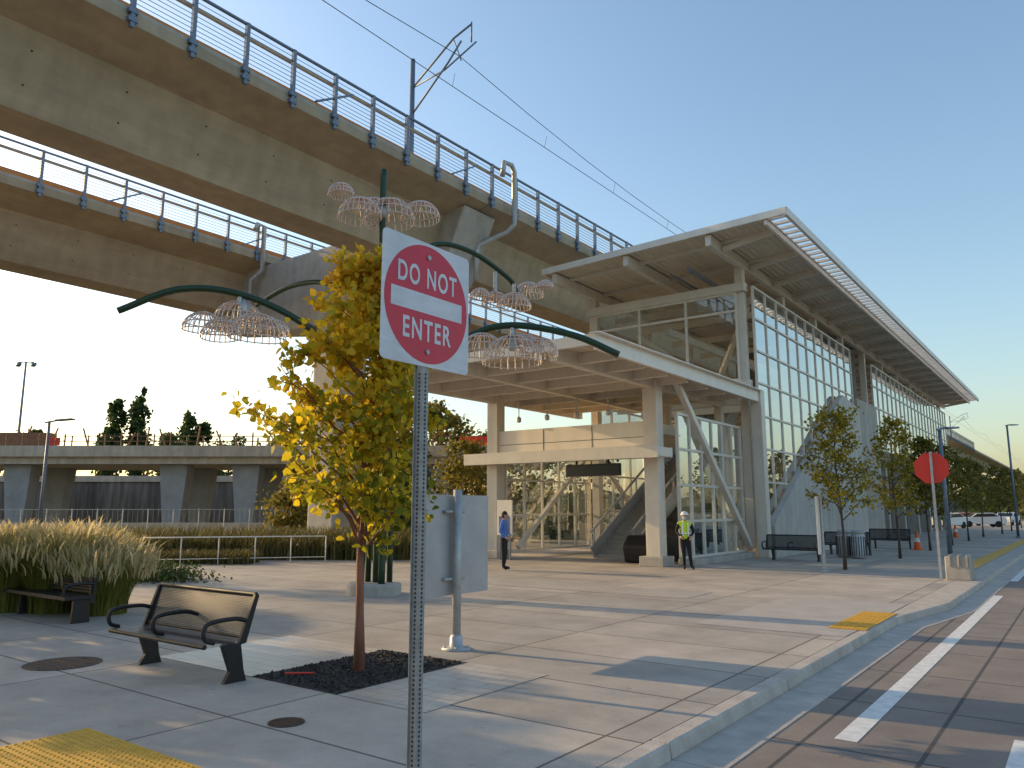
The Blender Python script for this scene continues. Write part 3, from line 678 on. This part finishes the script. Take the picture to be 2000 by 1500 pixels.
# ---------------------------------------------------------------- old overpass
g=Grp('old_overpass',(*cam_xy(-30,60),0)); 
def sbox(b,a0,a1,d0,d1,z0,z1):
    c=[cam_xy(a0,d0),cam_xy(a1,d0),cam_xy(a1,d1),cam_xy(a0,d1)]
    b.quad8([(*p,z0) for p in c]+[(*p,z1) for p in c])
b=B(); sbox(b,-75,3,60,70,5.35,6.15); sbox(b,-75,3,59.6,60.0,5.9,6.75); b.obj('deck',M_oldc,g)
b=B()
for a in (-39,-26.7,-21.0,-14,-6):
    for d in (61.5,66.5):
        p0=[cam_xy(a-.6,d-.5),cam_xy(a+.6,d-.5),cam_xy(a+.6,d+.5),cam_xy(a-.6,d+.5)]; p1=[cam_xy(a-1.1,d-.7),cam_xy(a+1.1,d-.7),cam_xy(a+1.1,d+.7),cam_xy(a-1.1,d+.7)]
        b.quad8([(*p,-.2) for p in p0]+[(*p,5.34) for p in p1])
b.obj('piers',M_pier,g)
b=B()
for k in range(60):
    a=-74+k*1.28; 
    x,y=cam_xy(a,59.8); b.beam((x,y,6.7),(x,y,7.6+random.uniform(-.1,.25)),.08)
for z in (7.1,7.5):
    b.beam((*cam_xy(-75,59.8),z),(*cam_xy(3,59.8),z),.06)
for k in range(30):
    a=-70+k*2.2+random.uniform(-.5,.5); x,y=cam_xy(a,64); x2,y2=cam_xy(a+random.uniform(-1,1),64); b.beam((x,y,6.2),(x2,y2,8.0+random.uniform(-.4,.8)),.1)
b.obj('site_railings',M_brown,g)
b=B(); sbox(b,-45,-37.5,62,63,6.2,8.0); b.obj('formwork_panels',M_brown,g)
b=B(); sbox(b,-37,-36,61,61.1,6.9,7.5); sbox(b,-9.2,-8.8,58,58.4,5.4,8.6); sbox(b,-4.2,-2,61,61.1,6.8,7.6); b.obj('orange_mesh_panels',M_stop,g)
g=Grp('retaining_wall',(*cam_xy(-35,78),0)); b=B(); sbox(b,-75,-12,78,79,-.2,4.6); b.obj('wall',M_oldd,g); b=B(); sbox(b,-75,-12,77.8,79.1,4.6,5.2); b.obj('coping',M_oldc,g)
g=Grp('chain_link_fence',(*cam_xy(-25,48),0)); b=B()
for k in range(26):
    x,y=cam_xy(-38+k*1.5,46); b.path([(x,y,0),(x,y,1.9)],.035,5)
b.beam((*cam_xy(-38,46),1.85),(*cam_xy(0,46),1.85),.04)
for k in range(130): 
    x,y=cam_xy(-38+k*.3,46); b.beam((x,y,.3),(x,y,1.85),.006)
b.obj('mesh_and_posts',M_galvl,g)
b=B(); sbox(b,-60,5,50,50.6,-.1,1.0); g=Grp('concrete_barrier',(*cam_xy(-25,50),0)); b.obj('barrier',M_oldc,g)
# ---------------------------------------------------------------- background trees
def crown(name,a,d,z0,z1,r,n,size,m,columnar=False,seed=0):
    x,y=cam_xy(a,d); g=Grp(name,(x,y,0)); rr=random.Random(seed); b=B(); b.path([(x,y,-.2),(x,y,z0+(z1-z0)*.6)],[.3,.1],7); b.obj('trunk',M_barkd,g,True)
    cl=[]; nc=26
    for _ in range(nc):
        t=rr.random(); R=r*(math.sin(math.pi*(.12+.83*t))**.6) ; an=rr.uniform(0,6.28); q=rr.random()**.5*R*.8
        cl.append((x+math.cos(an)*q,y+math.sin(an)*q,z0+(z1-z0)*t,R*rr.uniform(.25,.5)))
    cs=[]
    for _ in range(n):
        c=rr.choice(cl); cs.append([c[0]+rr.gauss(0,c[3]*.6),c[1]+rr.gauss(0,c[3]*.6),c[2]+rr.gauss(0,c[3]*(.9 if columnar else .5))])
    scatter_leaves('crown',cs,size,m,g,shape='quad')
for i,(a,d,h,r) in enumerate([(-57,110,17.8,1.7),(-53.3,110,18.8,2.0),(-54.8,112,15,1.6),(-47.5,112,15.8,2.0),(-45.5,113,14.5,1.5),(-50.5,112,12.5,1.6),(-59,112,13.5,1.6)]):
    crown('poplar_tree',a,d,5,h,r,2200,.55,M_leafD,True,i)
for i,(a,d,h,r) in enumerate([(-66,95,12.2,4),(-74,100,13,4),(-60,96,11.5,3.5),(-42,95,10.8,3.5),(-36,98,10.5,4),(-8.5,78,12.6,4.0),(-5,80,11.5,3.5),(-12,80,10.5,3.5),(-30,98,10,4),(-24,98,10,4),(-18,95,10.5,4)]):
    crown('roadside_tree',a,d,3,h,r,2200,.48,M_leafO if i in(5,6,7) else M_leafG,False,30+i)
for i,(a,d,h,r) in enumerate([(-5.2,38,5.2,1.8),(-2.6,42,5.6,2.0),(-8,40,4.2,1.7),(-.2,46,6,2.2),(2.5,50,6,2.2),(-11.5,41,4,1.5),(5,52,6,2.4)]):
    crown('small_tree',a,d,.6,h,r,2400,.22,M_leafO if i%2 else M_leafG,False,60+i)
g=Grp('distant_treeline'); cs=[]
for k in range(9000):
    y=random.uniform(150,420)
    if k%2: x=random.uniform(-18,-7); hh=7
    else: x=random.uniform(16,34); hh=11
    cs.append((x,y,random.random()**.7*hh*(.7+.3*math.sin(y*.3))))
scatter_leaves('foliage',cs,1.3,M_leafG,g,shape='quad')
g=Grp('distant_hills'); b=B()
n=80; 
for k in range(n+1):
    an=math.radians(-75+150*k/n)+.3; R=700; hh=7+5*math.sin(k*.7)+3*math.sin(k*1.9)
    x,y=-math.sin(an)*R,math.cos(an)*R; b.v+=[(x,y,-5),(x,y,max(4,hh+6))]
    if k: i=2*k; b.f.append((i-2,i,i+1,i-1))
b.obj('ridge',mat('far_woods',(.06,.075,.06),.95,0,.3,.02),g)
# ---------------------------------------------------------------- street furniture
def lamp(name,x,y,h,dx,dy,L=1.6):
    g=Grp(name,(x,y,0)); b=B(); b.path([(x,y,0),(x,y,h)],[.09,.06],10); b.lathe(x,y,[(.16,0),(.16,.04),(.1,.1)],12); b.obj('pole',M_galv,g,True)
    b=B(); b.beam((x-dx*.2,y-dy*.2,h-.02),(x+dx*L*.45,y+dy*L*.45,h+.1),.09,.07); b.beam((x+dx*L*.3,y+dy*L*.3,h+.08),(x+dx*L,y+dy*L,h+.14),.34,.07); b.obj('lamp_head',M_galv,g,False,.02)
x,y=cam_xy(-21.2,35); lamp('street_lamp',x,y,5.8,C36,S36,1.1); 
lamp('street_lamp',-4.3,33,4.85,.3,.95,1.3); lamp('street_lamp',-4.0,62,7.5,.3,.95,1.5); lamp('street_lamp',-3.9,100,9,.3,.9,1.6); lamp('street_lamp',16,80,10,-.9,.3,2)
x,y=cam_xy(-58,90); g=Grp('floodlight_mast',(x,y,0)); b=B(); b.path([(x,y,0),(x,y,19.2)],[.2,.12],8); b.beam((x-.9*C36,y-.9*S36,19.2),(x+.9*C36,y+.9*S36,19.2),.12); 
for s in (-.9,.9): b.beam((x+s*C36-.3,y+s*S36,18.8),(x+s*C36+.3,y+s*S36,19.0),.5,.3)
b.obj('mast',M_galv,g)
g=Grp('stop_sign',(-3.3,23.3,0)); X,Y=-3.3,23.3; b=B(); b.box(X-.03,X+.03,Y-.03,Y+.03,0,3.38); b.obj('post',M_galvl,g)
b=B(); R=.44; ux,uy=math.cos(math.radians(12)),math.sin(math.radians(12))
pv=[]
for off in (.036,.042):
    for k in range(8):
        a=math.radians(22.5+45*k); pv.append((X+ux*R*math.cos(a)-uy*off,Y+uy*R*math.cos(a)+ux*off,2.95+R*math.sin(a)))
b.v=pv; b.f=[tuple(range(8)),tuple(range(8,16))]+[(k,(k+1)%8,8+(k+1)%8,8+k) for k in range(8)]; b.obj('octagon_plate',M_stop,g)
g=Grp('concrete_block_seat',(-2.95,24.3,0)); b=B(); b.prism([(23.7,0),(24.5,0),(24.5,.55),(23.75,.62)],'x',-3.25,-2.65)
b.obj('block',M_conc,g,False,.03); b=B()
for k in range(3): b.box(-3.15+k*.2,-3.11+k*.2,23.69,24.45,.35,.66)
b.obj('slots',M_kerb,g)
g=Grp('wayfinding_sign',(-6.7,24.9,0)); b=B(); b.box(-6.76,-6.70,24.7,25.2,.5,2.25); b.obj('panel',M_white,g,False,.01); b=B(); b.path([(-6.66,24.95,0),(-6.66,24.95,2.3)],.04,8); b.lathe(-6.66,24.95,[(.14,0),(.14,.04),(.06,.08)],10); b.obj('post',M_galvl,g)
def bin_(x,y):
    g=Grp('litter_bin',(x,y,0)); b=B(); b.lathe(x,y,[(.27,0.02),(.29,.1),(.29,.82),(.25,.86),(.25,.95),(.29,.98),(.2,1.06)],20); b.obj('body',M_galvl,g,True)
    b=B()
    for k in range(20):
        a=k*math.pi/10; b.beam((x+.3*math.cos(a),y+.3*math.sin(a),.1),(x+.3*math.cos(a),y+.3*math.sin(a),.82),.02)
    b.obj('slats',M_dark,g)
bin_(-7.3,32.2); bin_(-7.9,32.6)
def cone(x,y):
    g=Grp('traffic_cone',(x,y,0)); b=B(); b.box(x-.2,x+.2,y-.2,y+.2,0,.03); b.lathe(x,y,[(.17,.03),(.04,.85)],14); b.obj('body',M_coned,g); b=B(); b.lathe(x,y,[(.125,.36),(.09,.55)],14); b.obj('stripe',M_white,g)
cone(-6.6,40.5); cone(-7.4,60)
bench(-9.9,-8.0,29.2,3)
for x,y in ((-9.2,34.5),(-8.8,41)): bench(x,x+1.8,y,3)
def car(x,y,m,ang):
    g=Grp('parked_car',(x,y,0)); b=B(); 
    pr=[(-2.2,.35),(-2.25,.75),(-2.1,.95),(-1.2,1.05),(-.6,1.45),(1.0,1.5),(1.75,1.1),(2.2,1.0),(2.25,.5),(2.15,.3)]
    def tr(bb):
        bb.v=[(x+p[0]*math.cos(ang)-p[1]*math.sin(ang),y+p[0]*math.sin(ang)+p[1]*math.cos(ang),p[2]) for p in bb.v]
    b.prism([(p,q) for p,q in pr],'y',-.88,.88); tr(b); b.obj('body',m,g,False,.06)
    b=B(); b.prism([(-1.05,1.06),(-.55,1.4),(.95,1.44),(1.5,1.12)],'y',-.885,.885); b.prism([(-1.3,1.06),(-.65,1.44),(-.6,1.42),(-1.2,1.0)],'y',-.75,.75); tr(b); b.obj('windows',M_screen,g)
    b=B()
    for wx in (-1.4,1.4):
        for wy in (-.8,.8): b.path([(wx,wy-.1,.33),(wx,wy+.1,.33)],.33,16)
    tr(b); b.obj('wheels',M_tyre,g)
car(-11.5,88,M_carw,1.2); car(-9.5,97,M_carw,.4); car(-14,93,M_dark,.2); car(-8,110,M_carw,1.4); car(-12,104,mat('car_red',(.4,.03,.02),.3),.9)
g=Grp('office_building',(42,45,0)); b=B(); b.box(36,54,22,62,-.1,8); b.obj('walls',M_bldg,g); b=B()
for k in range(12):
    for z in (1.0,4.6): b.box(35.96,36.1,23.5+k*3.2,25.7+k*3.2,z,z+2.2)
b.obj('windows',M_galv,g)
# ---------------------------------------------------------------- people
def person(name,loc,yaw,J,regions,headyaw,hair=None,helmet=False,mask=False,H=1.75,vest=False):
    g=Grp(name,loc); sc=H/1.75
    names=list(J.keys()); verts=[J[k][0] for k in names]
    E=[('pelvis','waist'),('waist','chest'),('chest','neck'),('neck','skull')]
    for s in 'LR':
        E+=[('pelvis','hip'+s),('hip'+s,'knee'+s),('knee'+s,'ankle'+s),('ankle'+s,'toe'+s),('chest','sh'+s),('sh'+s,'el'+s),('el'+s,'wr'+s)]
    me=bpy.data.meshes.new('body'); me.from_pydata(verts,[(names.index(a),names.index(c)) for a,c in E],[])
    o=bpy.data.objects.new('body_skin',me); S.collection.objects.link(o)
    sk=o.modifiers.new('skin','SKIN'); sk.use_smooth_shade=True
    for i,k in enumerate(names):
        d=me.skin_vertices[0].data[i]; d.radius=J[k][1]; d.use_root=(k=='pelvis')
    ss=o.modifiers.new('sub','SUBSURF'); ss.levels=2; ss.render_levels=2
    bpy.context.view_layer.update(); dg=bpy.context.evaluated_depsgraph_get()
    m2=bpy.data.meshes.new_from_object(o.evaluated_get(dg)); bpy.data.objects.remove(o)
    mats=[]; m2.materials.clear()
    segs=[]
    for a,c in E:
        mt=regions(a,c); 
        if mt not in mats: mats.append(mt)
        segs.append((Vector(J[a][0]),Vector(J[c][0]),mats.index(mt)))
    for mt in mats: m2.materials.append(mt)
    for p in m2.polygons:
        c=p.center; best=9; bi=0
        for a,q,mi in segs:
            t=max(0,min(1,(c-a).dot(q-a)/(q-a).length_squared)); dd=(c-a.lerp(q,t)).length
            if dd<best: best=dd;bi=mi
        p.material_index=bi; p.use_smooth=True
    R=Matrix.Rotation(yaw,4,'Z')@Matrix.Scale(sc,4); m2.transform(R)
    o=bpy.data.objects.new('body',m2); S.collection.objects.link(o); o.location=loc; g.add(o)
    def put(b,nm,m,sm=True):
        b.v=[tuple(R@Vector(v)+Vector(loc)) for v in b.v]; b.obj(nm,m,g,sm)
    hc=Vector(J['skull'][0])+Vector((0,-.012,.075)); hr=Matrix.Rotation(headyaw,3,'Z')
    def ball(b,c,rx,ry,rz,zmin=-2,n=14,rings=10,off=(0,0,0),nose=False):
        base=len(b.v)
        for i in range(rings+1):
            ph=math.pi*i/rings; zz=math.cos(ph)
            zz2=max(zz,zmin)
            for k in range(n):
                th=2*math.pi*k/n; rr=math.sin(ph) if zz>=zmin else math.sqrt(max(0,1-zmin*zmin))
                v=Vector((rx*rr*math.cos(th),ry*rr*math.sin(th),rz*zz2))
                if nose:
                    if v.z<-.02: v.x*=1-.25*(-v.z/.12); 
                v=hr@(v+Vector(off))+c; b.v.append(tuple(v))
        for i in range(rings):
            for k in range(n):
                a=base+i*n; q=a+n; k2=(k+1)%n; b.f.append((a+k,a+k2,q+k2,q+k))
    b=B(); ball(b,hc,.078,.098,.12,nose=True); ball(b,hc,.012,.02,.022,off=(0,-.102,-.015),n=8,rings=5)
    for s in (-1,1): ball(b,hc,.01,.02,.03,off=(s*.079,.005,-.01),n=8,rings=5)
    put(b,'head',M_skin)
    b=B()
    for s in (-1,1): ball(b,hc,.012,.008,.008,off=(s*.03,-.091,.01),n=8,rings=5)
    ball(b,hc,.024,.008,.006,off=(0,-.09,-.055),n=8,rings=5); put(b,'eyes_and_mouth',M_hair)
    if hair: b=B(); ball(b,hc,.086,.104,.125,zmin=.05,off=(0,.012,.006)); ball(b,hc,.08,.06,.09,off=(0,.05,-.01)); put(b,'hair',hair)
    if mask: b=B(); ball(b,hc,.068,.07,.055,off=(0,-.04,-.05)); put(b,'face_mask',M_mask)
    if helmet: b=B(); ball(b,hc,.125,.145,.12,zmin=0,off=(0,0,.045)); ball(b,hc,.135,.175,.012,off=(0,-.02,.045)); ball(b,hc,.02,.13,.12,zmin=0,off=(0,0,.055)); put(b,'hard_hat',M_helm)
    for s in 'LR':
        w=Vector(J['wr'+s][0]); el=Vector(J['el'+s][0]); d=(w-el).normalized(); side=d.cross(Vector((0,1,0))).normalized() if abs(d.y)<.9 else Vector((1,0,0)); fw=d.cross(side).normalized()
        b=B(); b.path([w-d*.02,w+d*.03,w+d*.085],[.024,.036,.034],8)
        for k in range(4):
            r0=w+d*.08+fw*(k-1.5)*.02; L=[.065,.078,.072,.055][k]
            b.path([r0,r0+d*L*.5+side*.004,r0+d*L*.8+side*.02,r0+d*L+side*.035],[.0095,.009,.008,.007],6)
        r0=w+d*.035+fw*-.034; b.path([r0,r0+d*.03-fw*.025,r0+d*.065-fw*.028+side*.015],[.012,.010,.008],6)
        put(b,'hand_'+('left' if s=='L' else 'right'),M_skin)
    if vest:
        b=B()
        for s in (-1,1): b.beam((s*.085,-.135,1.02),(s*.085,-.12,1.45),.04,.012,up=(0,-1,0))
        b.beam((-.15,-.137,1.12),(.15,-.137,1.12),.012,.045,up=(0,0,1)); put(b,'reflective_stripes',M_helm,False)
def JJ(**kw):
    J={'pelvis':((0,0,.96),(.15,.115)),'waist':((0,0,1.12),(.145,.11)),'chest':((0,0,1.36),(.165,.12)),'neck':((0,0,1.50),(.06,.06)),'skull':((0,-.015,1.57),(.05,.055)),
    'hipL':((.095,0,.88),(.095,.1)),'kneeL':((.10,-.01,.49),(.065,.068)),'ankleL':((.11,.02,.09),(.043,.05)),'toeL':((.13,-.15,.04),(.045,.035)),
    'hipR':((-.095,0,.88),(.095,.1)),'kneeR':((-.10,-.01,.49),(.065,.068)),'ankleR':((-.11,.02,.09),(.043,.05)),'toeR':((-.13,-.15,.04),(.045,.035)),
    'shL':((.19,0,1.42),(.062,.065)),'elL':((.25,.03,1.15),(.045,.048)),'wrL':((.22,-.12,.93),(.03,.032)),
    'shR':((-.19,0,1.42),(.062,.065)),'elR':((-.25,.03,1.15),(.045,.048)),'wrR':((-.22,-.12,.93),(.03,.032))}
    for k,v in kw.items(): J[k]=(v,J[k][1])
    return J
def reg_man(a,c):
    n=a+c
    if 'toe' in n: return M_black
    if 'knee' in n or 'hip' in n: return M_black
    if 'skull' in n: return M_skin
    return M_shirt
def reg_wk(a,c):
    n=a+c
    if 'toe' in n or 'knee' in n or 'hip' in n: return M_black
    if 'el' in n and n!='pelviswaist': return M_black
    if 'skull' in n: return M_skin
    return M_vest
person('man_in_blue_shirt',(-14.75,19.45,0),math.radians(110),JJ(elL=(.24,.02,1.16),wrL=(.18,-.18,1.02),elR=(-.26,.06,1.16),wrR=(-.2,-.12,1.0),ankleL=(.14,.05,.09),toeL=(.18,-.13,.04),ankleR=(-.10,.0,.09)),reg_man,math.radians(10),hair=M_hair,H=1.78)
person('construction_worker',(-10.3,23.0,0),math.radians(32),JJ(kneeL=(.11,-.1,.5),ankleL=(.17,.02,.1),toeL=(.22,-.14,.04),kneeR=(-.06,-.02,.49),ankleR=(-.05,.04,.09),toeR=(-.07,-.14,.04),elL=(.27,.04,1.17),wrL=(.16,-.15,1.02),elR=(-.27,.04,1.17),wrR=(-.16,-.15,1.02)),reg_wk,math.radians(-15),hair=M_hair,helmet=True,mask=True,H=1.74,vest=True)
# ---------------------------------------------------------------- light, sky, camera
SE=16.5
w=bpy.data.worlds.new('World'); S.world=w; w.use_nodes=True; n=w.node_tree.nodes; l=w.node_tree.links
sk=n.new('ShaderNodeTexSky'); sk.sky_type='NISHITA'; sk.sun_disc=False; sk.sun_elevation=math.radians(SE)
sd=Vector((-1,-.14,0)).normalized() # toward sun
az=math.atan2(sd.x,sd.y); sk.sun_rotation=az%(2*math.pi); sk.air_density=1.35; sk.dust_density=1.8; sk.ozone_density=2.6
hs=n.new('ShaderNodeHueSaturation'); hs.inputs['Saturation'].default_value=1.0; hs.inputs['Value'].default_value=1.75
bg=n['Background']; bg.inputs[1].default_value=.15; l.new(sk.outputs[0],hs.inputs['Color']); l.new(hs.outputs[0],bg.inputs[0])
su=bpy.data.lights.new('sun','SUN'); su.energy=5; su.angle=math.radians(.5); su.color=(1,.70,.36)
so=bpy.data.objects.new('sun',su); S.collection.objects.link(so)
dirv=Vector((sd.x*math.cos(math.radians(SE)),sd.y*math.cos(math.radians(SE)),math.sin(math.radians(SE))))
so.rotation_euler=dirv.to_track_quat('Z','Y').to_euler()
ca=bpy.data.cameras.new('camera'); co=bpy.data.objects.new('camera',ca); S.collection.objects.link(co); S.camera=co
co.location=(0,0,1.85); co.rotation_euler=(math.radians(90+9.28),0,math.radians(36.6)); ca.lens=27; ca.sensor_width=36; ca.clip_end=3000; ca.clip_start=.05
